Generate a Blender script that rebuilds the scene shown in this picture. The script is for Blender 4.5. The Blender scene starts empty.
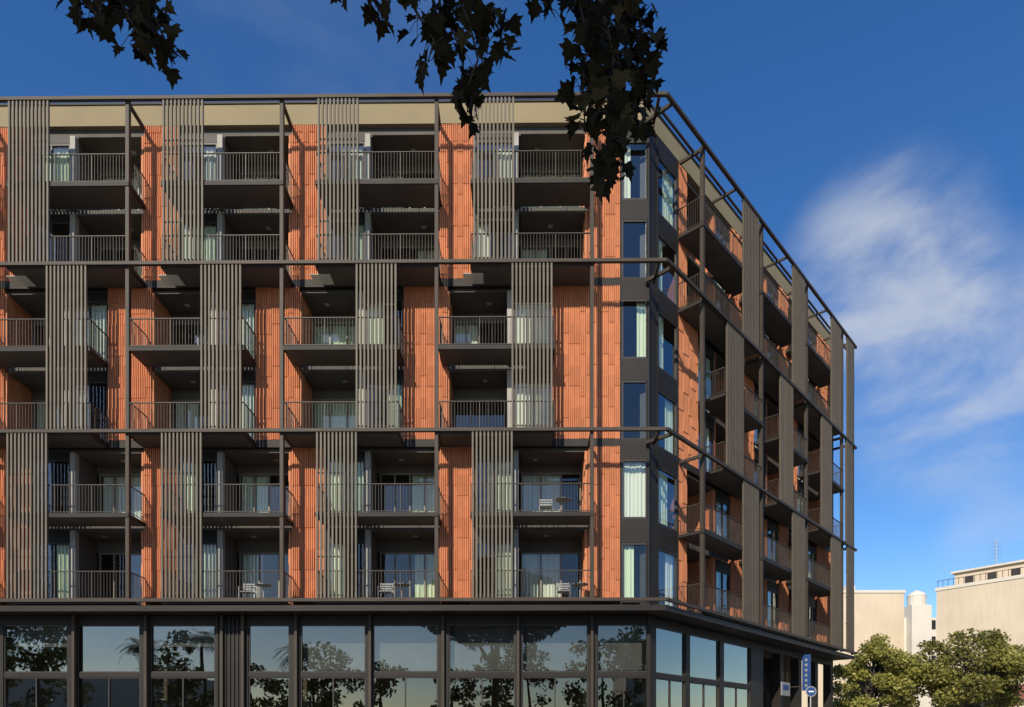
import bpy, math, random
import numpy as np
from mathutils import Vector
random.seed(7); np.random.seed(7)
R=random.random
def U(a,b): return a+(b-a)*R()
scene=bpy.context.scene

# ------------------------------------------------------------------ materials
def newmat(name):
    m=bpy.data.materials.new(name); m.use_nodes=True
    nt=m.node_tree; nt.nodes.clear()
    out=nt.nodes.new('ShaderNodeOutputMaterial')
    return m,nt,out
def pmat(name,col,rough=0.6,metal=0.0,var=0.15,scale=1.5,bump=0.0,bscale=40,tone=False,spec=0.5,streak=0.0):
    m,nt,out=newmat(name); N=nt.nodes; L=nt.links
    b=N.new('ShaderNodeBsdfPrincipled')
    b.inputs['Roughness'].default_value=rough; b.inputs['Metallic'].default_value=metal
    b.inputs['Specular IOR Level'].default_value=spec
    g=N.new('ShaderNodeNewGeometry')
    n=N.new('ShaderNodeTexNoise'); n.inputs['Scale'].default_value=scale; n.inputs['Detail'].default_value=6
    L.new(g.outputs['Position'],n.inputs['Vector'])
    mr=N.new('ShaderNodeMapRange'); mr.inputs['From Min'].default_value=.3; mr.inputs['From Max'].default_value=.7
    mr.inputs['To Min'].default_value=1-var; mr.inputs['To Max'].default_value=1+var
    L.new(n.outputs['Fac'],mr.inputs['Value'])
    vm=N.new('ShaderNodeVectorMath'); vm.operation='SCALE'; vm.inputs[0].default_value=col
    L.new(mr.outputs[0],vm.inputs['Scale'])
    last=vm.outputs[0]
    if streak>0:
        mp=N.new('ShaderNodeMapping'); mp.inputs['Scale'].default_value=(3,3,.25); L.new(g.outputs['Position'],mp.inputs['Vector'])
        n3=N.new('ShaderNodeTexNoise'); n3.inputs['Scale'].default_value=1.5; n3.inputs['Detail'].default_value=5; L.new(mp.outputs[0],n3.inputs['Vector'])
        m3=N.new('ShaderNodeMapRange'); m3.inputs['From Min'].default_value=.35; m3.inputs['From Max'].default_value=.65; m3.inputs['To Min'].default_value=1-streak; m3.inputs['To Max'].default_value=1+streak*.5
        L.new(n3.outputs['Fac'],m3.inputs['Value']); v3=N.new('ShaderNodeVectorMath'); v3.operation='SCALE'; L.new(last,v3.inputs[0]); L.new(m3.outputs[0],v3.inputs['Scale']); last=v3.outputs[0]
    if tone:
        a=N.new('ShaderNodeAttribute'); a.attribute_name='tone'
        v2=N.new('ShaderNodeVectorMath'); v2.operation='SCALE'
        L.new(last,v2.inputs[0]); L.new(a.outputs['Fac'],v2.inputs['Scale']); last=v2.outputs[0]
    L.new(last,b.inputs['Base Color'])
    if bump>0:
        n2=N.new('ShaderNodeTexNoise'); n2.inputs['Scale'].default_value=bscale; n2.inputs['Detail'].default_value=4
        L.new(g.outputs['Position'],n2.inputs['Vector'])
        bp=N.new('ShaderNodeBump'); bp.inputs['Strength'].default_value=bump; bp.inputs['Distance'].default_value=.02
        L.new(n2.outputs['Fac'],bp.inputs['Height']); L.new(bp.outputs[0],b.inputs['Normal'])
    L.new(b.outputs[0],out.inputs[0]); return m
def glassmat(name,tint,fmin,fmax,rcol=(1,1,1,1)):
    m,nt,out=newmat(name); N=nt.nodes; L=nt.links
    t=N.new('ShaderNodeBsdfTransparent'); t.inputs[0].default_value=tint
    g=N.new('ShaderNodeBsdfGlossy'); g.inputs['Roughness'].default_value=0.01; g.inputs[0].default_value=rcol
    lw=N.new('ShaderNodeLayerWeight'); lw.inputs['Blend'].default_value=.35
    mr=N.new('ShaderNodeMapRange'); mr.inputs['To Min'].default_value=fmin; mr.inputs['To Max'].default_value=fmax
    L.new(lw.outputs['Facing'],mr.inputs['Value'])
    ge=N.new('ShaderNodeNewGeometry'); n=N.new('ShaderNodeTexNoise'); n.inputs['Scale'].default_value=.7; n.inputs['Detail'].default_value=1
    L.new(ge.outputs['Position'],n.inputs['Vector'])
    bp=N.new('ShaderNodeBump'); bp.inputs['Strength'].default_value=.14; bp.inputs['Distance'].default_value=.03
    L.new(n.outputs['Fac'],bp.inputs['Height']); L.new(bp.outputs[0],g.inputs['Normal'])
    mx=N.new('ShaderNodeMixShader'); L.new(mr.outputs[0],mx.inputs[0]); L.new(t.outputs[0],mx.inputs[1]); L.new(g.outputs[0],mx.inputs[2])
    L.new(mx.outputs[0],out.inputs[0]); return m
def leafmat(name,col,trans=.35,rough=.5,spec=.3):
    m,nt,out=newmat(name); N=nt.nodes; L=nt.links
    a=N.new('ShaderNodeAttribute'); a.attribute_name='tone'
    v=N.new('ShaderNodeVectorMath'); v.operation='SCALE'; v.inputs[0].default_value=col
    L.new(a.outputs['Fac'],v.inputs['Scale'])
    d=N.new('ShaderNodeBsdfPrincipled'); d.inputs['Roughness'].default_value=rough; d.inputs['Specular IOR Level'].default_value=spec
    t=N.new('ShaderNodeBsdfTranslucent')
    L.new(v.outputs[0],d.inputs['Base Color']); L.new(v.outputs[0],t.inputs[0])
    mx=N.new('ShaderNodeMixShader'); mx.inputs[0].default_value=trans
    L.new(d.outputs[0],mx.inputs[1]); L.new(t.outputs[0],mx.inputs[2]); L.new(mx.outputs[0],out.inputs[0]); return m
def curtmat(name,col):
    m,nt,out=newmat(name); N=nt.nodes; L=nt.links
    d=N.new('ShaderNodeBsdfDiffuse'); d.inputs[0].default_value=col
    t=N.new('ShaderNodeBsdfTranslucent'); t.inputs[0].default_value=col
    mx=N.new('ShaderNodeMixShader'); mx.inputs[0].default_value=.15
    L.new(d.outputs[0],mx.inputs[1]); L.new(t.outputs[0],mx.inputs[2]); L.new(mx.outputs[0],out.inputs[0]); return m

M={}
M['terra']=pmat('terracotta',(.57,.215,.100),rough=.8,var=.06,scale=.8,tone=True,spec=.25)
M['terraback']=pmat('terracotta_backing_board',(.30,.105,.052),rough=.9)  # darker terracotta board behind the tiles
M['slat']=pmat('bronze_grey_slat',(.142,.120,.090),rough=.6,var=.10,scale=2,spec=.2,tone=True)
M['steel']=pmat('bronze_steel',(.056,.043,.032),rough=.55,var=.14,scale=1.2,spec=.2)
M['dark']=pmat('dark_metal_panel',(.024,.020,.017),rough=.5,var=.15,scale=1,spec=.22)
M['rail']=pmat('railing_metal',(.064,.052,.041),rough=.5,spec=.2)
M['plaster']=pmat('parapet_plaster',(.26,.205,.115),rough=.9,var=.08,scale=.6,bump=.15,bscale=25)
M['slab']=pmat('slab_metal_edge',(.032,.027,.023),rough=.6,var=.15,spec=.2)
M['soffit']=pmat('soffit_grey',(.095,.084,.070),rough=.8,var=.12)
M['pillar']=pmat('pillar_light',(.34,.32,.28),rough=.7)
M['inner']=pmat('interior_wall',(.28,.22,.15),rough=.9)
M['frame']=pmat('window_frame',(.045,.038,.033),rough=.45,spec=.3)
M['framelt']=pmat('window_frame_light',(.20,.17,.13),rough=.5)
M['glass']=glassmat('window_glass',(.88,.94,.89,1),.05,.55,(.88,.97,1,1))
M['shopglass']=glassmat('shop_glass',(.45,.47,.45,1),.12,.66,(.97,.95,.88,1))
M['curtA']=curtmat('curtain_sage',(.74,.79,.60,1))
M['curtB_glint']=curtmat('curtain_and_glint_white',(.82,.80,.71,1))
M['blind']=pmat('shop_blind',(.32,.31,.30),rough=.9)
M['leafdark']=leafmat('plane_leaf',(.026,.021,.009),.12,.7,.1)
M['leafgreen']=leafmat('tree_leaf',(.23,.215,.05),.3)
M['leafpark']=leafmat('park_leaf',(.07,.095,.03),.3)
M['bark']=pmat('bark',(.08,.066,.05),rough=.95,var=.3,scale=6,bump=.6,bscale=12)
M['asphalt']=pmat('asphalt',(.05,.05,.052),rough=.9,var=.2,scale=.6,bump=.3,bscale=80)
M['ground']=pmat('ground_soil',(.10,.09,.07),rough=.95,var=.2,scale=.2)
M['paint']=pmat('road_paint',(.75,.75,.73),rough=.7,var=.08,scale=5)
M['kerb']=pmat('kerb_stone',(.33,.32,.30),rough=.85,var=.1,scale=3)
M['cream']=pmat('cream_render',(.62,.51,.37),rough=.95,var=.07,scale=.35,bump=.12,bscale=8,streak=.05)
M['cream2']=pmat('pale_render',(.66,.59,.49),rough=.95,var=.05,scale=.35)
M['roof']=pmat('red_roof_tile',(.26,.085,.055),rough=.85,var=.2,scale=2)
M['white']=pmat('white_paint',(.70,.71,.71),rough=.5)
M['furn']=pmat('furniture_grey',(.26,.26,.25),rough=.5)
M['blue']=pmat('sign_blue',(.02,.06,.19),rough=.4)
M['galv']=pmat('galvanised_steel',(.35,.36,.36),rough=.45,metal=.6)
def paving():
    m,nt,out=newmat('paving_tiles'); N=nt.nodes; L=nt.links
    g=N.new('ShaderNodeNewGeometry'); br=N.new('ShaderNodeTexBrick'); br.offset=0
    br.inputs['Scale'].default_value=1; br.inputs['Brick Width'].default_value=.4; br.inputs['Row Height'].default_value=.4
    br.inputs['Mortar Size'].default_value=.006; br.inputs['Color1'].default_value=(.34,.325,.30,1); br.inputs['Color2'].default_value=(.29,.28,.26,1); br.inputs['Mortar'].default_value=(.12,.12,.11,1)
    L.new(g.outputs['Position'],br.inputs['Vector']); b=N.new('ShaderNodeBsdfPrincipled'); b.inputs['Roughness'].default_value=.85
    L.new(br.outputs['Color'],b.inputs['Base Color']); L.new(b.outputs[0],out.inputs[0]); return m
M['paving']=paving()

# ------------------------------------------------------------------ mesh builder
class MB:
    def __init__(s): s.v=[]; s.f=[]; s.t=[]
    def hexa(s,p,tone=1.0):
        i=len(s.v); s.v+=[tuple(q) for q in p]
        s.f+=[(i,i+3,i+2,i+1),(i+4,i+5,i+6,i+7),(i,i+1,i+5,i+4),(i+1,i+2,i+6,i+5),(i+2,i+3,i+7,i+6),(i+3,i,i+4,i+7)]
        s.t+=[tone]*6
    def poly(s,p,tone=1.0):
        i=len(s.v); s.v+=[tuple(q) for q in p]; s.f.append(tuple(range(i,i+len(p)))); s.t.append(tone)
    def wbox(s,x0,x1,y0,y1,z0,z1,tone=1.0):
        s.hexa([(x0,y0,z0),(x1,y0,z0),(x1,y1,z0),(x0,y1,z0),(x0,y0,z1),(x1,y0,z1),(x1,y1,z1),(x0,y1,z1)],tone)
    def prism(s,pts,z0,z1,tone=1.0):
        n=len(pts); i=len(s.v)
        s.v+=[(p[0],p[1],z0) for p in pts]+[(p[0],p[1],z1) for p in pts]
        s.f.append(tuple(range(i+n-1,i-1,-1))); s.f.append(tuple(range(i+n,i+2*n)))
        s.t+=[tone,tone]
        for k in range(n):
            a,b=i+k,i+(k+1)%n; s.f.append((a,b,b+n,a+n)); s.t.append(tone)
    def tube(s,pts,rad,n=8,tone=1.0):
        rings=[]
        for k,p in enumerate(pts):
            p=Vector(p); a=Vector(pts[max(k-1,0)]); b=Vector(pts[min(k+1,len(pts)-1)])
            t=(b-a).normalized(); ref=Vector((0,0,1)) if abs(t.z)<.9 else Vector((1,0,0))
            u=t.cross(ref).normalized(); w=t.cross(u); i=len(s.v); r=rad[k]
            for j in range(n):
                an=2*math.pi*j/n; s.v.append(tuple(p+u*(r*math.cos(an))+w*(r*math.sin(an))))
            rings.append(i)
        for a,b in zip(rings,rings[1:]):
            for j in range(n):
                k2=(j+1)%n; s.f.append((a+j,a+k2,b+k2,b+j)); s.t.append(tone)
        s.f.append(tuple(rings[0]+j for j in range(n))); s.t.append(tone)
        s.f.append(tuple(rings[-1]+n-1-j for j in range(n))); s.t.append(tone)
    def obj(s,name,mat,parent=None,smooth=False):
        me=bpy.data.meshes.new(name); me.from_pydata(s.v,[],s.f); me.materials.append(mat)
        a=me.attributes.new('tone','FLOAT','FACE'); a.data.foreach_set('value',s.t)
        if smooth: me.polygons.foreach_set('use_smooth',[True]*len(me.polygons))
        me.update(); o=bpy.data.objects.new(name,me); scene.collection.objects.link(o)
        if parent: o.parent=parent
        return o
def empty(name,loc=(0,0,0)):
    e=bpy.data.objects.new(name,None); e.empty_display_size=.5; scene.collection.objects.link(e); return e

# ------------------------------------------------------------------ facade frames (metres)
FPX=683.0; HX=512.0; HY=736.0; CH=1.6
class Fr:
    def __init__(s,O,u,n,st=1.0): s.O=Vector(O); s.u=Vector(u); s.n=Vector(n); s.st=st
    def P2(s,a,d): return s.O+s.u*a+s.n*d
    def P(s,a,d,z): q=s.P2(a,d); return (q.x,q.y,z)
    def S(s,px,d=0):
        k=(px-HX)/FPX; o=s.O+s.n*d
        return (k*o.y-o.x)/(s.u.x-k*s.u.y)
    def box(s,mb,a0,a1,d0,d1,z0,z1,tone=1.0):
        if a0>a1:a0,a1=a1,a0
        mb.hexa([s.P(a0,d0,z0),s.P(a1,d0,z0),s.P(a1,d1,z0),s.P(a0,d1,z0),s.P(a0,d0,z1),s.P(a1,d0,z1),s.P(a1,d1,z1),s.P(a0,d1,z1)],tone)
an=math.radians(.5)
CO=(5.70,25.3)
F1=Fr(CO,(-math.cos(an),math.sin(an)),(-math.sin(an),-math.cos(an)))
F2=Fr(CO,(.680,.7332),(.7332,-.680),.62)  # last value darkens the right-hand slats: shade put into their colour
def c1(d): return d*(1-F1.n.dot(F2.n))/(F1.u.dot(F2.n))
def c2(d): return d*(1-F1.n.dot(F2.n))/(F2.u.dot(F1.n))
DF=-1.2; DR=-2.6; DB=-7.0
q=(F1.S(127)-F1.S(592))/465.0; bay=155*q
S0=F1.S(592)
LEFT=S0+6*bay+.3
END=21.9
ZB=[6.66,12.95,19.18,25.32]; ZM=[9.90,16.10,22.25]
names=['terra','terraback','slat','steel','dark','rail','plaster','slab','soffit','pillar','inner','frame','framelt','glass','shopglass','curtA','curtB_glint','blind']
B={k:MB() for k in names}
def poly_band(d0,d1,z0,z1,mb,endR=END,left=LEFT):
    mb.prism([F1.P2(left,d0),F1.P2(c1(d0),d0),F1.P2(c1(d1),d1),F1.P2(left,d1)],z0,z1)
    mb.prism([F2.P2(c2(d0),d0),F2.P2(endR,d0),F2.P2(endR,d1),F2.P2(c2(d1),d1)],z0,z1)

def tiles(F,a0,a1,d,z0,z1):
    """ribbed ceramic baguettes: three ribs per module, courses of 0.41 m, some modules set slightly forward"""
    if a0>a1:a0,a1=a1,a0
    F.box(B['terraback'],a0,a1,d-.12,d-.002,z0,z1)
    w=a1-a0; n=max(1,round(w/.22)); p=w/n; H=.41
    mb=B['terra']
    for i in range(n):
        x=a0+p*i; z=z0; c=0; ph=random.choice([0,1,2,3])
        while z<z1-.01:
            ze=min(z1,z+H)
            if z1-ze<.12: ze=z1
            fwd=((c+ph)//2)%2
            dd=.072 if fwd else .052
            t=U(.95,1.05)
            nr=3; rw=p/nr; za,zb=z+.001,ze-.001
            prof=[(x+.004,d)]
            for j in range(nr):
                xa=x+rw*j; prof+=[(xa+rw*.10,d+dd*.15),(xa+rw*.24,d+dd),(xa+rw*.70,d+dd),(xa+rw*.86,d+dd*.15)]
            prof.append((x+p-.004,d))
            bi=len(mb.v)
            for (s_,d_) in prof: mb.v.append(F.P(s_,d_,za)); mb.v.append(F.P(s_,d_,zb))
            for j in range(len(prof)-1):
                k=bi+2*j; mb.f.append((k,k+2,k+3,k+1)); mb.t.append(t)
            mb.f.append(tuple(bi+2*j+1 for j in range(len(prof)))); mb.t.append(t)
            mb.f.append(tuple(bi+2*j for j in range(len(prof)-1,-1,-1))); mb.t.append(t)
            z=ze; c+=1
def curtain(F,a0,a1,d,z0,z1,key):
    if a0>a1:a0,a1=a1,a0
    n=max(4,int((a1-a0)/.035)); ph=U(0,6); fr=U(30,42); mb=B[key]; i=len(mb.v)
    for k in range(n+1):
        a=a0+(a1-a0)*k/n; w=.028*math.sin(ph+a*fr)+.02*math.sin(a*13+ph)
        mb.v.append(F.P(a,d+w,z0)); mb.v.append(F.P(a,d+w*.7,z1))
    for k in range(n):
        j=i+2*k; mb.f.append((j,j+2,j+3,j+1)); mb.t.append(1)
def window(F,a0,a1,d,z0,z1,mull=1,cur=None,fk='frame',g='glass',fw=.055):
    if a0>a1:a0,a1=a1,a0
    fb=B[fk]
    F.box(fb,a0,a0+fw,d-.05,d+.05,z0,z1); F.box(fb,a1-fw,a1,d-.05,d+.05,z0,z1)
    F.box(fb,a0+fw,a1-fw,d-.05,d+.05,z0,z0+fw); F.box(fb,a0+fw,a1-fw,d-.05,d+.05,z1-fw,z1)
    for i in range(mull):
        c=a0+(a1-a0)*(i+1)/(mull+1); F.box(fb,c-fw*.5,c+fw*.5,d-.045,d+.045,z0+fw,z1-fw)
    B[g].poly([F.P(a0+fw,d,z0+fw),F.P(a1-fw,d,z0+fw),F.P(a1-fw,d,z1-fw),F.P(a0+fw,d,z1-fw)])
    w=a1-a0
    r=R() if cur is None else cur
    k='curtA' if R()<.6 else 'curtB_glint'
    if r<.45: curtain(F,a0+.05,a1-.05,d-.14,z0+.03,z1-.02,k)
    elif r<.7: curtain(F,a0+.05,a0+w*U(.35,.7),d-.14,z0+.03,z1-.02,k)
    elif r<.94: curtain(F,a1-w*U(.35,.7),a1-.05,d-.14,z0+.03,z1-.02,k)
def storey(F,kind,a0,a1,z0,z1,**kw):
    if a0>a1:a0,a1=a1,a0
    if kind=='win':
        zt=min(z0+2.5,z1)
        window(F,a0+.02,a1-.02,DF-.06,z0+.04,zt,1,kw.get('cur'))
        F.box(B['dark'],a0,a1,DF-.12,DF,zt,z1)
    elif kind=='rec':
        G=Fr(F.P2(a0,DF),-F.n,F.u); L=DF-DR
        if kw.get('pil')=='lo': F.box(B['pillar'],a0-.2,a0,DF-.22,DF+.02,z0,z1); F.box(B['soffit'],a0-.195,a0-.005,DR,DF-.22,z0,z1)
        else: tiles(G,0,L,0,z0,z1)
        G=Fr(F.P2(a1,DF),-F.n,-F.u)
        if kw.get('pil')=='hi':
            F.box(B['pillar'],a1,a1+.2,DF-.22,DF+.02,z0,z1); F.box(B['soffit'],a1+.005,a1+.195,DR,DF-.22,z0,z1)
        else: tiles(G,0,L,0,z0,z1)
        zt=z0+2.45
        cu=kw.get('cur')
        if cu is None: cu=random.choice([.1,.2,.3,.5,.6,.75,.85,.97])
        window(F,a0+.1,a1-.1,DR,z0+.04,zt,random.choice([2,3]),cu,'framelt')
        F.box(B['soffit'],a0,a1,DR-.06,DR+.04,zt,z1)
        F.box(B['soffit'],a0+.08,a1-.08,DR+.04,DF-.02,z1-.03,z1-.004)
        c=U(a0+.6,a1-.6); F.box(B['pillar'],c-.09,c+.09,-2.0,-1.85,z1-.06,z1-.032)
def railing(F,a0,a1,z,ends=(True,True)):
    if a0>a1:a0,a1=a1,a0
    mb=B['rail']; H=1.08
    F.box(mb,a0,a1,-.06,-.01,z+H-.015,z+H+.015); F.box(mb,a0,a1,-.05,-.02,z+.06,z+.085)
    n=int((a1-a0)/.115)
    for i in range(n+1):
        a=a0+.01+(a1-a0-.02)*i/n
        w=.0065 if i%12 else .018
        F.box(mb,a-w,a+w,-.042,-.028,z+.085,z+H-.015)
    for e,a in zip(ends,(a0,a1)):
        if not e: continue
        sg=1 if a==a0 else -1
        x0,x1=sorted((a,a+sg*.04))
        F.box(mb,x0,x1,DF+.06,-.06,z+H-.014,z+H+.014); F.box(mb,x0+.005,x1-.005,DF+.06,-.06,z+.062,z+.084)
        for i in range(1,11):
            d=DF+.06+(-.06-DF-.06)*i/11
            F.box(mb,x0+.013,x1-.013,d-.007,d+.007,z+.084,z+H-.014)
def balcony(F,a0,a1,z,ends=(True,True)):
    if a0>a1:a0,a1=a1,a0
    F.box(B['slab'],a0,a1,DF+.08,-.005,z-.13,z)
    F.box(B['slab'],a0,a1,-.004,.03,z-.14,z+.015)
    F.box(B['soffit'],a0+.05,a1-.05,DF+.1,-.02,z-.14,z-.132)
    railing(F,a0+.02,a1-.02,z,ends)
def screen(F,a0,a1,z0,z1):
    if a0>a1:a0,a1=a1,a0
    n=11; w=a1-a0; sw=.066; p=(w-sw)/(n-1)
    for i in range(n):
        a=a0+p*i
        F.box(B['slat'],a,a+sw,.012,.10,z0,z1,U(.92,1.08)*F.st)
    for z in (z0+.12,z0+(z1-z0)*.25,(z0+z1)/2,z0+(z1-z0)*.75,z1-.16):
        F.box(B['steel'],a0+.01,a1-.01,-.02,.011,z,z+.05)

def tier(F,t,elems,screens,balcs,cur=None):
    z0,zm,z1=ZB[t],ZM[t],ZB[t+1]
    for (k,a0,a1,kw) in elems:
        if k=='terra':
            tiles(F,a0,a1,DF+.002,z0+.18,z1-(.12 if t<2 else -.05))
        else:
            storey(F,k,a0,a1,z0,zm-.27,**kw); storey(F,k,a0,a1,zm,z1-.27,**kw)
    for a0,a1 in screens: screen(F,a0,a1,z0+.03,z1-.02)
    for a0,a1,e in balcs:
        balcony(F,a0,a1,z0+.01,e); balcony(F,a0,a1,zm,e)

# ---- front
wl,wr=F1.S(620,DF),F1.S(649,DF)
sx=lambda k,x: S0+k*bay-x*q
for t in (0,1,2):
    el=[];sc=[];ba=[]
    for k in range(1,7):
        if t!=1:
            el+=[('terra',sx(k,0),sx(k,36),{}),('win',sx(k,36),sx(k,77),{}),('rec',sx(k,82),sx(k,153),{'pil':'hi'})]
            sc.append((sx(k,37 if t==2 else 35.5),sx(k,77.5 if t==2 else 76)))
            ba.append((sx(k,34),sx(k,157),(True,True)))
        else:
            el+=[('rec',sx(k,8),sx(k,70),{'pil':'lo'}),('win',sx(k,76),sx(k,117),{}),('terra',sx(k,117),sx(k,163),{})]
            sc.append((sx(k,75),sx(k,115.5)))
            ba.append((sx(k,2),sx(k,118),(True,True)))
    if t==1: el.append(('terra',sx(0,8),wl,{}))
    else: el.append(('terra',sx(0,0),wl,{}))
    tier(F1,t,el,sc,ba)
    if t!=1:
        for k in range(1,7): F1.box(B['curtB_glint'],sx(k,26),sx(k,46),-.95,-.35,ZB[t]-.165,ZB[t]-.152)  # pale plates stand in for sunlit patches under the balconies; share curtain mesh
# ---- right
w2a,w2b=F2.S(656,DF),F2.S(677,DF)
bp=[3.0+5.74*i for i in range(4)]
for t in (0,1,2):
    el=[];sc=[];ba=[]
    if t!=1:
        el.append(('terra',w2b,w2b+.75,{})); el.append(('win',w2b+.75,bp[0]+.2,{}))
        for i,p in enumerate(bp):
            if i==3:
                el.append(('terra',p+.2,END,{})); sc.append((p+.5,p+1.7)); continue
            el+=[('rec',p+.35,p+3.3,{}),('win',p+3.45,p+4.9,{}),('terra',p+4.9,p+5.92,{})]
            sc.append((p+3.5,p+5.1)); ba.append((p-.1,p+5.0,(True,True)))
            el.append(('terra',p+.2,p+.35,{}))
    else:
        el.append(('terra',w2b,bp[0]+1.7,{}))
        for i,p in enumerate(bp):
            if i==3:
                el.append(('win',p+.1,END,{})); sc.append((p+.3,p+1.5)); continue
            el+=[('win',p+1.7,p+3.3,{}),('rec',p+3.4,p+5.7,{})]
            if i<2: el.append(('terra',p+5.74,p+5.74+1.7,{}))
            else: el.append(('terra',p+5.74,p+5.84,{}))
            sc.append((p+1.9,p+3.5)); ba.append((p+1.8,p+5.84,(True,True)))
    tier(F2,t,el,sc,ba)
for F,a0,a1 in ((F1,wl,wr),(F2,w2a,w2b)):
    lo,hi=sorted((a0,a1))
    for t in (0,1,2):
        for z in (ZB[t],ZM[t]):
            top=(ZM[t] if z==ZB[t] else ZB[t+1])
            cu=.97 if (F is F1 and ((t==2 and z==ZB[2]) or (t==1 and z==ZB[1]))) else random.choice([.1,.1,.5,.6,.8])
            window(F,lo+.05,hi-.05,DF+.0,z+.12,z+2.42,0,cu,'frame',fw=.07)
            F.box(B['dark'],lo,hi,DF-.1,DF+.06,z+2.42,top+.12)
    F.box(B['dark'],lo-.0,lo+.05,DF-.1,DF+.075,ZB[0],ZB[3]); F.box(B['dark'],hi-.05,hi,DF-.1,DF+.075,ZB[0],ZB[3])
d=DF+.05
B['dark'].prism([F1.P2(wr,d),F1.P2(c1(d),d),F2.P2(w2a,d),F2.P2(w2a,d-.3),F1.P2(c1(d-.4),d-.4),F1.P2(wr,d-.3)],ZB[0]+.02,ZB[3])
for z in ZB[:3]+ZM:
    poly_band(DF-.13,DB,z-.26,z-.005,B['soffit'])
for z in ZB[1:3]:
    poly_band(DF+.055,DF-.12,z-.115,z+.175,B['slab'])
poly_band(DF-.125,DB,25.05,25.37,B['soffit'])
poly_band(DF+.07,DF-.35,25.375,26.17,B['plaster'])
poly_band(DF+.11,DF-.40,26.172,26.25,B['slab'])
poly_band(DB+.0,DB-.2,0,25.36,B['inner'])
F1.box(B['inner'],LEFT,LEFT+.25,DB-.2,DF,0,26.16)
F2.box(B['dark'],END,END+.22,DB-.2,DF+.06,ZB[0]-.1,26.3)
for k in range(0,7):
    F1.box(B['inner'],sx(k,3),sx(k,-1),DB,DR-.1 if k else DF-.15,0,25.04)
for p in bp: F2.box(B['inner'],p-.02,p+.1,DB,DR-.1,0,25.04)
# ---- steel frame
st=B['steel']
def post(F,a,z0=ZB[0]-.1,z1=ZB[3]+.06,w=.065): F.box(st,a-w,a+w,-.16,.001,z0,z1)
for k in range(0,7): post(F1,sx(k,0))
for p in bp: post(F2,p)
post(F2,22.25)
for i,z in enumerate(ZB):
    F1.box(st,0,LEFT,.003,.13,z-.07,z+.05)
    F2.box(st,0,22.45,.004,.131,z-.073,z+.047)
    st.prism([F1.P2(0,.003),F1.P2(c1(.13),.13),F2.P2(0,.131)],z-.067,z+.044)
for z in ZB[1:]:
    for k in range(0,7):
        F1.box(st,sx(k,0)-.05,sx(k,0)+.05,DF+.1,-.161,z-.10,z+.02)
    for p in bp+[.4,21.6]:
        F2.box(st,p-.05,p+.05,DF+.1,-.161 if p in bp else .003,z-.10,z+.02)
    F1.box(st,.2,.3,DF+.1,.002,z-.10,z+.02)
for p in [bp[0]+5.74*i+2.87 for i in range(3)]:
    F2.box(st,p-.04,p+.04,DF+.1,.003,ZB[3]-.08,ZB[3]+.02)
F2.box(st,.1,22.4,-.5,-.42,ZB[3]+.0,ZB[3]+.08)
# ---- canopy
poly_band(-.06,DF-.3,6.30,6.46,B['dark'],endR=22.4)
poly_band(-.0,-.055,6.26,6.47,B['dark'],endR=22.42)
# ---- ground floor
DG=-1.15
zt,zm2=5.92,3.98
wins=[(5,69),(78,141),(151,216),(249,290),(301,366),(373,438),(449,515),(522,588),(597,650)]
wl2=[(-245,-180),(-170,-108),(-90,-36)]+wins
F1.box(B['dark'],c1(DG),LEFT,DG-.2,DG+.06,zt,6.27)
F1.box(B['dark'],c1(DG),LEFT,DG-.19,DG+.055,0,.35)
for i,(a,b) in enumerate(wl2):
    A,Bq=F1.S(a,DG),F1.S(b,DG)
    window(F1,A,Bq,DG,zm2+.09,zt,0,1,'frame','shopglass',.045)
    window(F1,A,Bq,DG,.35,zm2-.09,1 if (b-a)>50 else 0,1,'frame','shopglass',.045)
    F1.box(B['dark'],A,Bq,DG-.1,DG+.08,zm2-.09,zm2+.09)
    if i in (3,5,7,8,9,10,11):
        lo,hi=sorted((A,Bq)); hh=1.75 if i>6 else .8
        B['blind'].poly([F1.P(lo+.05,DG-.3,zt-hh),F1.P(hi-.05,DG-.3,zt-hh),F1.P(hi-.05,DG-.3,zt),F1.P(lo+.05,DG-.3,zt)])
    if i+1<len(wl2): F1.box(B['dark'],Bq,F1.S(wl2[i+1][0],DG),DG-.2,DG+.10,0,zt)
    else: F1.box(B['dark'],Bq,c1(DG),DG-.2,DG+.10,0,zt)
for p in (74,146,222,243,296,370,443,518,592):
    a=F1.S(p,DG+.2); F1.box(B['steel'],a-.05,a+.05,DG+.12,DG+.27,0,6.27)
for i in range(7):
    a=F1.S(219+i*4,DG); F1.box(B['dark'],a-.03,a+.03,DG+.10,DG+.15,0,6.2)
w2=[(654,684),(688,718),(722,749)]
F2.box(B['dark'],c2(DG),END,DG-.2,DG+.06,zt,6.27)
for i,(a,b) in enumerate(w2):
    A,Bq=F2.S(a,DG),F2.S(b,DG)
    window(F2,A,Bq,DG,zm2+.09,zt,0,1,'frame','shopglass',.045)
    window(F2,A,Bq,DG,.35,zm2-.09,1,1,'frame','shopglass',.045)
    F2.box(B['dark'],A,Bq,DG-.1,DG+.08,zm2-.09,zm2+.09)
    nx=F2.S(w2[i+1][0],DG) if i<2 else F2.S(758,DG)
    F2.box(B['dark'],Bq,nx,DG-.2,DG+.1,0,zt)
F2.box(B['dark'],c2(DG),F2.S(654,DG),DG-.2,DG+.1,0,zt)
sA=F2.S(758,DG)
for i in range(5):
    a=sA+.3+i*(END-sA-.5)/4
    F2.box(B['dark'],a-.22,a+.22,DG-.4,DG+.05,0,6.27)
for i in range(4):
    a=sA+i*(END-sA)/4; b=sA+(i+1)*(END-sA)/4
    window(F2,a,b,-4.2,.1,4.4,2,1,'frame','shopglass',.05); F2.box(B['dark'],a,b,-4.3,-4.1,4.4,6.27)
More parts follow.
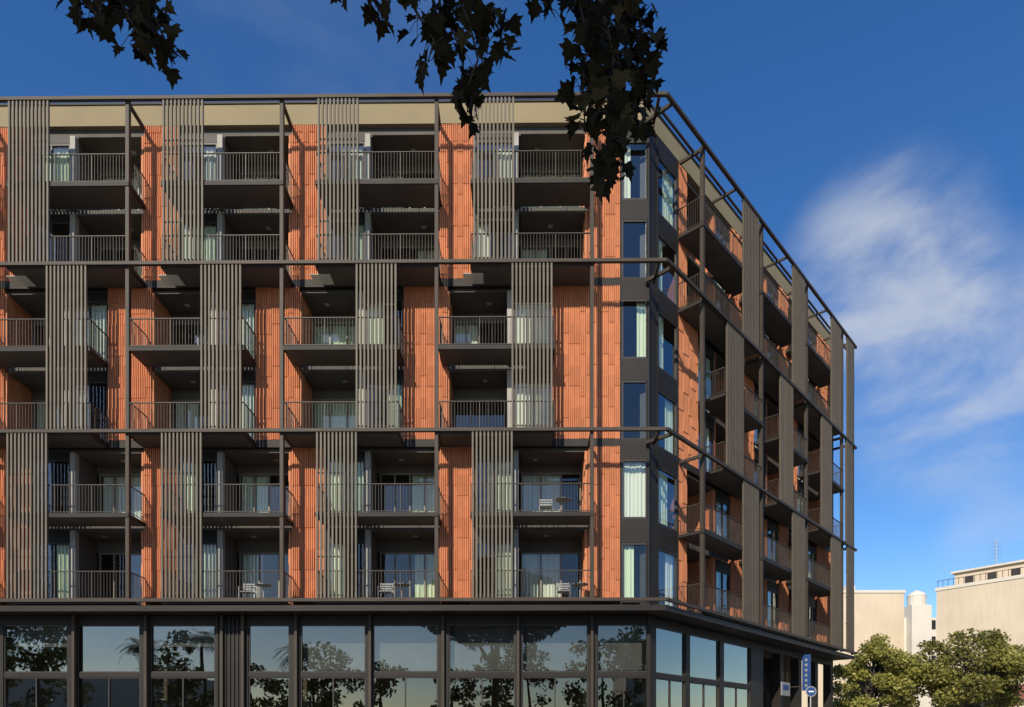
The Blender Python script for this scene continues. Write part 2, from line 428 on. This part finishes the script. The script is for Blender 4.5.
poly_band(DG-.2,DB,0.0,.02,B['inner'])
bld=empty('apartment_building')
partn={'terra':'terracotta_cladding','terraback':'cladding_backing','slat':'slat_screens','steel':'steel_frame','dark':'dark_metal_panels','rail':'balcony_railings','plaster':'parapet','slab':'balcony_slabs','soffit':'floor_slabs_and_soffits','pillar':'light_pillars','inner':'interior_walls','frame':'window_frames','framelt':'loggia_door_frames','glass':'window_glass','shopglass':'shop_windows','curtA':'sage_curtains','curtB_glint':'white_curtains_and_glint_plates','blind':'shop_blinds'}
for k in names: B[k].obj(partn[k],M[k],bld)

# ------------------------------------------------------------------ balcony furniture
def chair(F,a,d,z,flip=1):
    m=MB(); w=.24
    for x in (-w,w):
        for y in (-w,w): F.box(m,a+x-.012,a+x+.012,d+y-.012,d+y+.012,z,z+.44)
        F.box(m,a+x-.012,a+x+.012,d-w*flip-.012,d-w*flip+.012,z+.45,z+.86)
        F.box(m,a+x-.015,a+x+.015,d-w,d+w,z+.62,z+.64)
        F.box(m,a+x-.012,a+x+.012,d+w*flip-.012,d+w*flip+.012,z+.46,z+.62)
    for i in range(6): F.box(m,a-w,a+w,d-w+.082*i,d-w+.082*i+.06,z+.44,z+.46)
    for i in range(4): F.box(m,a-w+.02,a+w-.02,d-w*flip-.01,d-w*flip+.01,z+.52+.09*i,z+.57+.09*i)
    m.obj('balcony_chair',M['furn'])
def table(F,a,d,z):
    m=MB(); c=F.P2(a,d); pts=[(c.x+.32*math.cos(x*math.pi/10),c.y+.32*math.sin(x*math.pi/10)) for x in range(20)]
    m.prism(pts,z+.71,z+.735); m.tube([(c.x,c.y,z+.03),(c.x,c.y,z+.71)],[.025,.025])
    pts=[(c.x+.2*math.cos(x*math.pi/10),c.y+.2*math.sin(x*math.pi/10)) for x in range(20)]
    m.prism(pts,z,z+.03); m.obj('balcony_table',M['furn'])
for k,x,z in ((1,128,ZB[0]),(2,100,ZB[0]),(3,112,ZB[0]),(1,110,ZM[0])):
    chair(F1,sx(k,x),-.85,z+.012); table(F1,sx(k,x+17),-.8,z+.012)

# ------------------------------------------------------------------ ground
m=MB(); m.poly([(-2500,-2500,-.16),(2500,-2500,-.16),(2500,2500,-.16),(-2500,2500,-.16)]); m.obj('ground',M['ground'])
m=MB(); m.poly([(-300,6,-.15),(300,6,-.15),(300,19,-.15),(-300,19,-.15)])
m.poly([F2.P(-12,5.5,-.146),F2.P(-12,16,-.146),F2.P(200,16,-.146),F2.P(200,5.5,-.146)]); m.obj('road',M['asphalt'])
m=MB()
for x in range(-120,120,6): m.poly([(x,12.4,-.142),(x+3,12.4,-.142),(x+3,12.55,-.142),(x,12.55,-.142)])
for i in range(12): m.poly([(-2+i*1.0,6.4,-.138),(-1.5+i*1.0,6.4,-.138),(-1.5+i*1.0,12.2,-.138),(-2+i*1.0,12.2,-.138)])
m.obj('road_markings',M['paint'])
m=MB(); m.prism([(-300,-60),(300,-60),(300,5.85),(-300,5.85)],-.155,0)
m.prism([F1.P2(200,6.1),F1.P2(c1(5.3),6.1),F2.P2(c2(5.3),5.3),F2.P2(200,5.3),F2.P2(200,DG+.05),F2.P2(0,DG+.05),F1.P2(200,DG+.05)],-.155,.0); m.obj('pavement',M['paving'])
m=MB(); m.prism([(-300,5.85),(300,5.85),(300,6.0),(-300,6.0)],-.155,.004)
m.prism([F1.P2(200,6.101),F1.P2(c1(5.3),6.101),F1.P2(c1(5.3),6.25),F1.P2(200,6.25)],-.155,.004); m.obj('kerb',M['kerb'])

# ------------------------------------------------------------------ trees
def leafcloud(mb,centers,rads,per,size,tlo,thi,flat=.75):
    for c,r in zip(centers,rads):
        ct=U(tlo,thi)
        n=int(per*(r**1.6))
        P=np.random.normal(size=(n,3)); P/=np.linalg.norm(P,axis=1)[:,None]
        P*= (np.random.rand(n,1)**.45)*r; P[:,2]*=flat
        A=np.random.normal(size=(n,3)); A/=np.linalg.norm(A,axis=1)[:,None]
        C=np.random.normal(size=(n,3)); Bv=np.cross(A,C); Bv/=np.linalg.norm(Bv,axis=1)[:,None]
        for i in range(n):
            s=size*U(.6,1.3); p=P[i]+np.array(c); a=A[i]*s*.5; b=Bv[i]*s*.32
            mb.poly([p-a,p-a*.1+b,p+a,p-a*.1-b],ct*U(.75,1.25))
def tree(name,x,y,h,r,base,leaf,per=120,size=.28,nb=26,tr=.18,tlo=.6,thi=1.5):
    e=empty(name); tk=MB(); z=-.05; cz=(h+base)/2; pts=[];rd=[]
    for i in range(7):
        f=i/6; pts.append((x+.25*math.sin(f*3+x),y+.2*math.sin(f*4+y),z+(cz+.3*(h-base))*f)); rd.append(tr*(1.15-f*.95))
    tk.tube(pts,rd); cs=[];rs=[]
    for i in range(nb):
        th=U(0,2*math.pi); ph=math.acos(U(-.75,1)); rr=U(.5,.95)
        c=(x+r*rr*math.sin(ph)*math.cos(th),y+r*rr*math.sin(ph)*math.sin(th),cz+(h-base)*.5*rr*math.cos(ph)*1.05)
        cs.append(c); rs.append(r*U(.14,.30))
        k=random.choice(pts[3:6]); mid=tuple((k[j]+c[j])/2+U(-.2,.2) for j in range(3))
        tk.tube([k,mid,c],[tr*.38,tr*.22,tr*.07],n=5)
    lf=MB(); leafcloud(lf,cs,rs,per,size,tlo,thi)
    tk.obj('trunk_and_limbs',M['bark'],e,True); lf.obj('leaves',M[leaf],e)
    return e
tree('reflection_screen_tree',27.6,52,8.9,3.3,2.6,'leafgreen',per=480,size=.24,nb=60)
tree('reflection_screen_tree',33.5,50,9.3,4.1,2.8,'leafgreen',per=330,size=.24,nb=70,tlo=.5,thi=1.3)
tree('reflection_screen_tree',31.0,58,8.2,3.2,2.6,'leafgreen',per=300,size=.26,nb=34,tlo=.9,thi=1.7)
tree('reflection_screen_tree',37.6,56,7.6,2.6,2.4,'leafpark',per=300,size=.26,nb=34)
for (x,y,h,r) in ((46,12,11,3.8),(50,19,12.5,4.3),(48,26,10.5,3.6),(54,31,12,4.2),(44,4,11,3.8)):  # unseen trees added to cut bright sky reflected in the right shop windows
    tree('reflection_screen_tree',x,y,h,r,2.8,'leafpark',per=70,size=.5,nb=30,tr=.25)
e=empty('park_trees'); tk=MB(); lf=MB()
for i in range(30):
    x=-100+i*6.8+U(-3,3); y=-40+U(-8,8); h=U(10,18.5); r=U(3.4,6)
    tk.tube([(x,y,-.1),(x+.3,y,h*.4),(x,y,h*.75)],[.3,.22,.08])
    cs=[(x+U(-r,r)*.8,y+U(-r,r)*.7,h*.58+U(-1,1)*h*.36) for _ in range(22)]
    leafcloud(lf,cs,[r*U(.22,.42) for _ in cs],45,.6,.6,1.6)
tk.obj('trunks',M['bark'],e,True); lf.obj('leaves',M['leafpark'],e)
def palm(x,y,h):
    e=empty('palm_tree'); tk=MB(); tk.tube([(x,y,-.1),(x+.1,y,h*.5),(x+.15,y,h)],[.32,.24,.2]); lf=MB()
    for i in range(34):
        th=U(0,6.28); el=U(-.3,1.1); L=U(2.4,3.2); pr=Vector((x+.15,y,h)); d=Vector((math.cos(th)*math.cos(el),math.sin(th)*math.cos(el),math.sin(el)))
        for s in range(12):
            nx=pr+d*(L/12); side=d.cross(Vector((0,0,1))).normalized()
            w=.55*math.sin(math.pi*(s+1.5)/14)
            for sg in (-1,1):
                lf.poly([pr,pr+side*sg*w+d*.2-Vector((0,0,.15)),pr+side*sg*w*.9+d*.28-Vector((0,0,.17)),pr+d*.08],U(.7,1.3))
            pr=nx; d=(d-Vector((0,0,.13))).normalized()
    tk.obj('trunk',M['bark'],e,True); lf.obj('fronds',M['leafpark'],e)
palm(-27,-28,11.5); palm(-38,-28,13.5); palm(24,-29,12.5); palm(-45,-27,12)

# plane tree over the viewer
OUT=[(0,0),(.10,-.06),(.30,-.10),(.44,.02),(.34,.10),(.40,.22),(.56,.34),(.38,.40),(.26,.44),(.28,.62),(.13,.66),(.0,.98),(-.13,.66),(-.28,.62),(-.26,.44),(-.38,.40),(-.56,.34),(-.40,.22),(-.34,.10),(-.44,.02),(-.30,-.10),(-.10,-.06)]
def leaf(mb,p,dirv,nrm,s,tone):
    d=Vector(dirv).normalized(); n=Vector(nrm); u=d.cross(n)
    if u.length<.05: u=d.cross(Vector((1,0,0)))
    u.normalize(); n=u.cross(d); p=Vector(p); fold=U(.05,.45); curl=U(-.1,.4)
    pts=[p+u*(a*s*1.1)+d*(b*s)+n*(abs(a)*fold*s-b*b*curl*s) for a,b in OUT]
    c=p+d*.3*s-n*(.09*curl*s); i=len(mb.v); mb.v.append(tuple(c)); mb.v+=[tuple(x) for x in pts]; k=len(pts)
    for j in range(k): mb.f.append((i,i+1+j,i+1+(j+1)%k)); mb.t.append(tone)
def bigleaf(mb,p,s,tone):
    d=Vector((U(-1,1),U(-1,1),U(-1,.2))).normalized(); n=Vector((U(-.6,.6),U(-.6,.6),1)); u=d.cross(n).normalized(); p=Vector(p)
    mb.poly([p+u*(a*s*1.15)+d*(b*s) for a,b in ((0,0),(.4,-.05),(.36,.15),(.56,.34),(.27,.46),(0,.98),(-.27,.46),(-.56,.34),(-.36,.15),(-.4,-.05))],tone)
def W(px,py,Y): return Vector(((px-HX)/FPX*Y,Y,CH+(HY-py)/FPX*Y))
pt=empty('plane_tree'); tw=MB(); lf=MB()
twigs=[
 ([(46,-60,6.2),(66,-14,6.1),(84,2,6.0),(100,16,6.0)],28,.11),
 ([(86,-60,6.0),(112,-14,6.0),(126,12,5.9),(140,36,5.9)],38,.13),
 ([(124,-60,6.0),(144,-5,6.0),(160,28,6.0),(175,64,6.0)],32,.09),
 ([(330,-60,6.1),(350,-26,6.0),(368,-8,6.0),(378,8,6.0)],14,.10),
 ([(380,-60,6.0),(405,-8,5.8),(420,18,5.8),(434,40,5.8),(428,62,5.8)],26,.10),
 ([(420,-60,6.0),(455,-10,5.9),(470,25,5.9),(478,60,5.9),(466,90,5.9),(468,112,5.9)],38,.08),
 ([(440,-60,6.2),(480,0,6.1),(498,28,6.1),(503,46,6.1)],22,.11),
 ([(440,-40,6.2),(440,8,6.1),(452,30,6.1),(462,52,6.1)],18,.11),
 ([(500,-60,6.2),(520,-20,6.2),(545,-2,6.2),(552,10,6.2)],14,.09),
 ([(540,-60,6.0),(578,-5,5.9),(588,40,5.9),(582,90,5.9),(586,134,5.9)],52,.11),
 ([(560,-60,6.0),(600,0,5.7),(613,50,5.7),(613,100,5.7),(613,145,5.7),(605,170,5.7)],76,.13),
 ([(580,-60,6.2),(616,-5,6.1),(630,45,6.1),(634,90,6.1),(632,128,6.1)],66,.12),
 ([(600,-60,6.2),(628,-15,6.1),(639,20,6.1),(645,48,6.1),(640,82,6.1)],38,.10),
 ([(570,-60,6.2),(592,0,6.3),(600,60,6.3),(598,110,6.3)],50,.12),
]
hub=Vector((-1.2,2.5,10.2))
for pts,n,j in twigs:
    P=[W(*p) for p in pts]
    up=P[0]+Vector((-.2,-1.2,1.0))
    full=[hub+Vector((U(-.5,.5),U(-.4,.4),0)),(hub+up)/2+Vector((0,0,.4)),up]+P
    rd=[.05,.035,.022]+[.014*(1-.75*i/len(P)) for i in range(len(P))]
    tw.tube(full,rd,n=6)
    for i in range(n):
        f=(.18+.82*(i+R())/n)*(len(P)-1); k=min(int(f),len(P)-2); c=P[k].lerp(P[k+1],f-k)
        o=Vector((U(-1,1),U(-1,1),U(-.9,.9)))*j*1.25; p=c+o
        tw.tube([c,(c+p)/2+Vector((0,0,.02)),p],[.004,.003,.0025],n=4)
        leaf(lf,p,(o.x*3+U(-.5,.5),U(-.6,.6),U(-1.4,-.1)),(U(-.7,.7),U(-1,-.3),U(-.3,1)),U(.10,.185),random.choice([.6,.8,1.0,1.3,2.6]))
tw.tube([(-2.2,-2.6,-.1),(-2.15,-2.5,1.5),(-2.0,-2.2,4),(-1.8,-1.6,7),(-1.6,-.6,9.5),(-1.4,.6,12)],[.42,.34,.30,.24,.17,.08],n=12)
for t in ([(-1.9,-1.9,5.5),(-2.0,.2,8.5),(-1.2,2.5,10.2)],[(-1.8,-1.6,7),(-4,-1.5,10),(-6,-1,12.5)],[(-1.7,-1,8.5),(.6,-.8,11),(2.4,0,13)],[(-1.6,-.6,9.5),(-1.5,-2.5,12),(-1.2,-3.5,13.5)]):
    tw.tube(t,[.16,.11,.05],n=8)
cr=MB()
for i in range(9000):
    v=Vector((random.gauss(0,1),random.gauss(0,1),random.gauss(0,1))).normalized()*(R()**.4)
    bigleaf(cr,(-2.0+v.x*6.8,-.3+v.y*5.3,12.0+v.z*3.3),U(.34,.5),U(.7,1.6))
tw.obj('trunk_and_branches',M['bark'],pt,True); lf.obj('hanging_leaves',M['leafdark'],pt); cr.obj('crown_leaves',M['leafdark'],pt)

# ------------------------------------------------------------------ background buildings
e=empty('cream_party_wall_building'); m=MB(); m.wbox(30,48.8,85,100,0,19.4); m.obj('walls',M['cream'],e)
m=MB(); m.wbox(29.9,48.95,84.9,100.1,19.402,19.75); m.wbox(43,44.2,88,90,19.76,21); m.obj('parapet',M['cream2'],e)
e=empty('pale_apartment_block'); m=MB(); f=MB()
m.wbox(56,66,105,118,0,19.8); m.wbox(60.6,63.6,103.5,106,0,21.5)
pts=[(62.1+1.3*math.cos(a*math.pi/8),104.8+1.3*math.sin(a*math.pi/8)) for a in range(16)]
m.prism(pts,21.51,23.0)
m.tube([(62.1,104.8,23.0),(62.1,104.8,23.5),(62.1,104.8,23.9)],[1.35,1.0,.2],n=16)
for z in (9.5,12.5,15.5,18): 
    for x in (56.8,58.6,64.2): f.wbox(x,x+.9,104.93,105.03,z,z+1.4)
m.obj('walls',M['cream2'],e); f.obj('windows',M['dark'],e)
e=empty('cream_corner_building')
A=Vector((46.3,74.5)); Bp=Vector((55,63.0)); dv=(Bp-A).normalized(); nn=Vector((dv.y,-dv.x)) ; nn=-nn if nn.y>0 else nn
G=Fr(A,dv,nn); m=MB(); p2=MB(); w=MB()
G.box(m,0,22,-14,0,0,17.4); G.box(m,1.2,22,-12,-1.6,17.402,19.3); G.box(p2,.9,22,-12.3,-1.3,19.302,19.5); G.box(p2,-.1,22.1,-.25,.08,17.403,17.75)
for i in range(5): G.box(w,2.2+i*2.1,3.0+i*2.1,-1.58,-1.55,17.9,18.8)
for i in range(24): G.box(w,.1+i*.5,.14+i*.5,-.10,-.06,17.751,18.45)
G.box(w,0,22,-.11,-.05,18.451,18.5)
for i in range(3):
    for j in range(4): G.box(w,14+i*2.4,15.2+i*2.4,0.001,.05,2.5+3.6*j,4.6+3.6*j)
m.obj('walls',M['cream'],e); p2.obj('parapet',M['cream2'],e); w.obj('windows',M['frame'],e)
m=MB(); a=G.P2(4,-5); m.tube([(a.x,a.y,19.4),(a.x,a.y,23)],[.05,.04]); 
for k in range(5): m.tube([(a.x-.6,a.y,21+.4*k),(a.x+.6,a.y,21+.4*k)],[.02,.02],n=4)
m.obj('aerial',M['galv'],e)
e=empty('red_roofed_pavilion'); m=MB(); r=MB()
m.wbox(40.2,52,56.5,62,0,4.6); m.obj('walls',M['cream2'],e)
r.hexa([(39.6,55.8,4.61),(53,55.8,4.61),(53,62.6,4.61),(39.6,62.6,4.61),(41.2,58.5,6.0),(53,58.5,6.0),(53,60,6.0),(41.2,60,6.0)]); r.obj('roof',M['roof'],e)
e=empty('street_block'); m=MB(); w=MB(); m.wbox(-120,-62,-85,-70,0,13); m.wbox(20,90,-95,-78,0,14)
for i in range(20):
    for j in range(3): w.wbox(22+i*3.3,23.5+i*3.3,-78.0,-77.9,2.5+3.6*j,4.7+3.6*j)
m.obj('walls',M['cream2'],e); w.obj('windows',M['frame'],e)

# ------------------------------------------------------------------ signs
e=empty('blade_sign'); m=MB(); s0=F2.S(806,-.1)
G=F2; G.box(m,s0,s0+.08,-.3,.12,4.0,5.9); m.obj('panel',M['blue'],e)
m=MB()
for i in range(6): G.box(m,s0-.012,s0-.002,-.15,-.03,4.2+.27*i,4.33+.27*i)
m.obj('lettering',M['furn'],e)
m=MB(); G.box(m,s0+.02,s0+.06,-.9,-.301,5.7,5.75); G.box(m,s0+.02,s0+.06,-.9,-.301,4.2,4.25); m.obj('brackets',M['steel'],e)
def rsign(name,x,y,z,r,face,ring):
    e=empty(name); m=MB(); m.tube([(x,y+.06,-.1),(x,y+.06,z+r)],[.04,.04]); m.obj('pole',M['galv'],e)
    def disc(rr,y0,mat,nm):
        k=MB(); i=len(k.v); n=28
        for yy in (y0,y0+.01):
            for j in range(n): k.v.append((x+rr*math.cos(2*math.pi*j/n),yy,z+rr*math.sin(2*math.pi*j/n)))
        k.f=[tuple(range(n)),tuple(range(2*n-1,n-1,-1))]+[(j,(j+1)%n,n+(j+1)%n,n+j) for j in range(n)]; k.t=[1]*len(k.f); k.obj(nm,mat,e)
    disc(r,y,ring,'rim'); disc(r*.8,y-.013,face,'face')
    k=MB(); k.wbox(x-r*.5,x+r*.5,y-.02,y-.014,z-r*.12,z+r*.12); k.obj('bar',M['white'],e)
rsign('traffic_sign',14.45,33,3.75,.26,M['blue'],M['furn'])
e=empty('wall_sign'); m=MB(); a=F2.S(776,-1); F2.box(m,a,a+1.1,-.75,-.7,3.7,4.4); m.obj('panel',M['furn'],e)
m=MB(); F2.box(m,a+.15,a+.95,-.698,-.69,4.0,4.25); m.obj('lettering',M['blue'],e)
m=MB(); F2.box(m,a+.2,a+.24,-.74,-.72,4.4,6.25); F2.box(m,a+.85,a+.89,-.74,-.72,4.4,6.25); m.obj('hangers',M['steel'],e)

# ------------------------------------------------------------------ light & sky
el=math.radians(33); az=math.radians(22)
v=Vector((-math.sin(az)*math.cos(el),-math.cos(az)*math.cos(el),math.sin(el)))
sd=bpy.data.lights.new('sun','SUN'); sd.energy=5.0; sd.angle=math.radians(.53); sd.color=(1,.915,.76)
so=bpy.data.objects.new('sun',sd); so.rotation_euler=v.to_track_quat('Z','Y').to_euler(); so.location=(-20,-30,40); scene.collection.objects.link(so)
w=bpy.data.worlds.new('World'); scene.world=w; w.use_nodes=True; nt=w.node_tree; nt.nodes.clear(); N=nt.nodes; L=nt.links
sky=N.new('ShaderNodeTexSky'); sky.sky_type='NISHITA'; sky.sun_disc=False; sky.sun_elevation=el; sky.sun_rotation=math.atan2(v.x,v.y)%(2*math.pi)
sky.air_density=1.0; sky.dust_density=.3; sky.ozone_density=3.0; sky.altitude=50
tc=N.new('ShaderNodeTexCoord')
def mask(px,py,inner,outer):
    d=Vector(((px-HX)/FPX,1,(HY-py)/FPX)).normalized()
    n=N.new('ShaderNodeVectorMath'); n.operation='DOT_PRODUCT'; n.inputs[1].default_value=d; L.new(tc.outputs['Generated'],n.inputs[0])
    r=N.new('ShaderNodeMapRange'); r.interpolation_type='SMOOTHSTEP'; r.inputs['From Min'].default_value=math.cos(math.radians(outer)); r.inputs['From Max'].default_value=math.cos(math.radians(inner))
    L.new(n.outputs['Value'],r.inputs['Value']); return r.outputs[0]
def math_(op,a,b):
    n=N.new('ShaderNodeMath'); n.operation=op
    for i,x in enumerate((a,b)):
        if isinstance(x,(int,float)): n.inputs[i].default_value=x
        else: L.new(x,n.inputs[i])
    return n.outputs[0]
mp=N.new('ShaderNodeMapping'); mp.inputs['Scale'].default_value=(1.0,1.0,2.0); mp.inputs['Rotation'].default_value=(0,math.radians(-22),0); L.new(tc.outputs['Generated'],mp.inputs['Vector'])
n1=N.new('ShaderNodeTexNoise'); n1.inputs['Scale'].default_value=6.5; n1.inputs['Detail'].default_value=8; n1.inputs['Roughness'].default_value=.54; n1.inputs['Distortion'].default_value=.3
L.new(mp.outputs[0],n1.inputs['Vector'])
r1=N.new('ShaderNodeMapRange'); r1.interpolation_type='SMOOTHSTEP'; r1.inputs['From Min'].default_value=.34; r1.inputs['From Max'].default_value=.70; L.new(n1.outputs['Fac'],r1.inputs['Value'])
ms=math_('ADD',mask(882,268,.5,7),math_('MULTIPLY',mask(955,375,1,9),.9)); ms=math_('ADD',ms,math_('MULTIPLY',mask(1010,545,1,5),.4)); ms=math_('ADD',ms,math_('MULTIPLY',mask(330,30,2,12),.10))
ms=math_('MINIMUM',ms,1.0)
fac=math_('MULTIPLY',ms,math_('ADD',math_('MULTIPLY',r1.outputs[0],.62),.07))
hs=N.new('ShaderNodeHueSaturation'); hs.inputs['Hue'].default_value=.508; hs.inputs['Saturation'].default_value=1.28; hs.inputs['Value'].default_value=1.34; L.new(sky.outputs[0],hs.inputs['Color'])
mx=N.new('ShaderNodeMix'); mx.data_type='RGBA'; L.new(fac,mx.inputs['Factor']); L.new(hs.outputs[0],mx.inputs['A']); mx.inputs['B'].default_value=(5.6,5.9,6.4,1)
bg=N.new('ShaderNodeBackground'); bg.inputs['Strength'].default_value=.115; L.new(mx.outputs['Result'],bg.inputs['Color'])
wo=N.new('ShaderNodeOutputWorld'); L.new(bg.outputs[0],wo.inputs[0])

cd=bpy.data.cameras.new('camera'); cd.sensor_width=36; cd.lens=36*FPX/1024; cd.shift_y=(HY-353.5)/1024; cd.clip_start=.05; cd.clip_end=6000
co=bpy.data.objects.new('camera',cd); co.location=(0,0,CH); co.rotation_euler=(math.radians(90),0,0); scene.collection.objects.link(co); scene.camera=co
scene.view_settings.view_transform='Standard'; scene.view_settings.look='None'; scene.view_settings.exposure=0; scene.view_settings.gamma=1
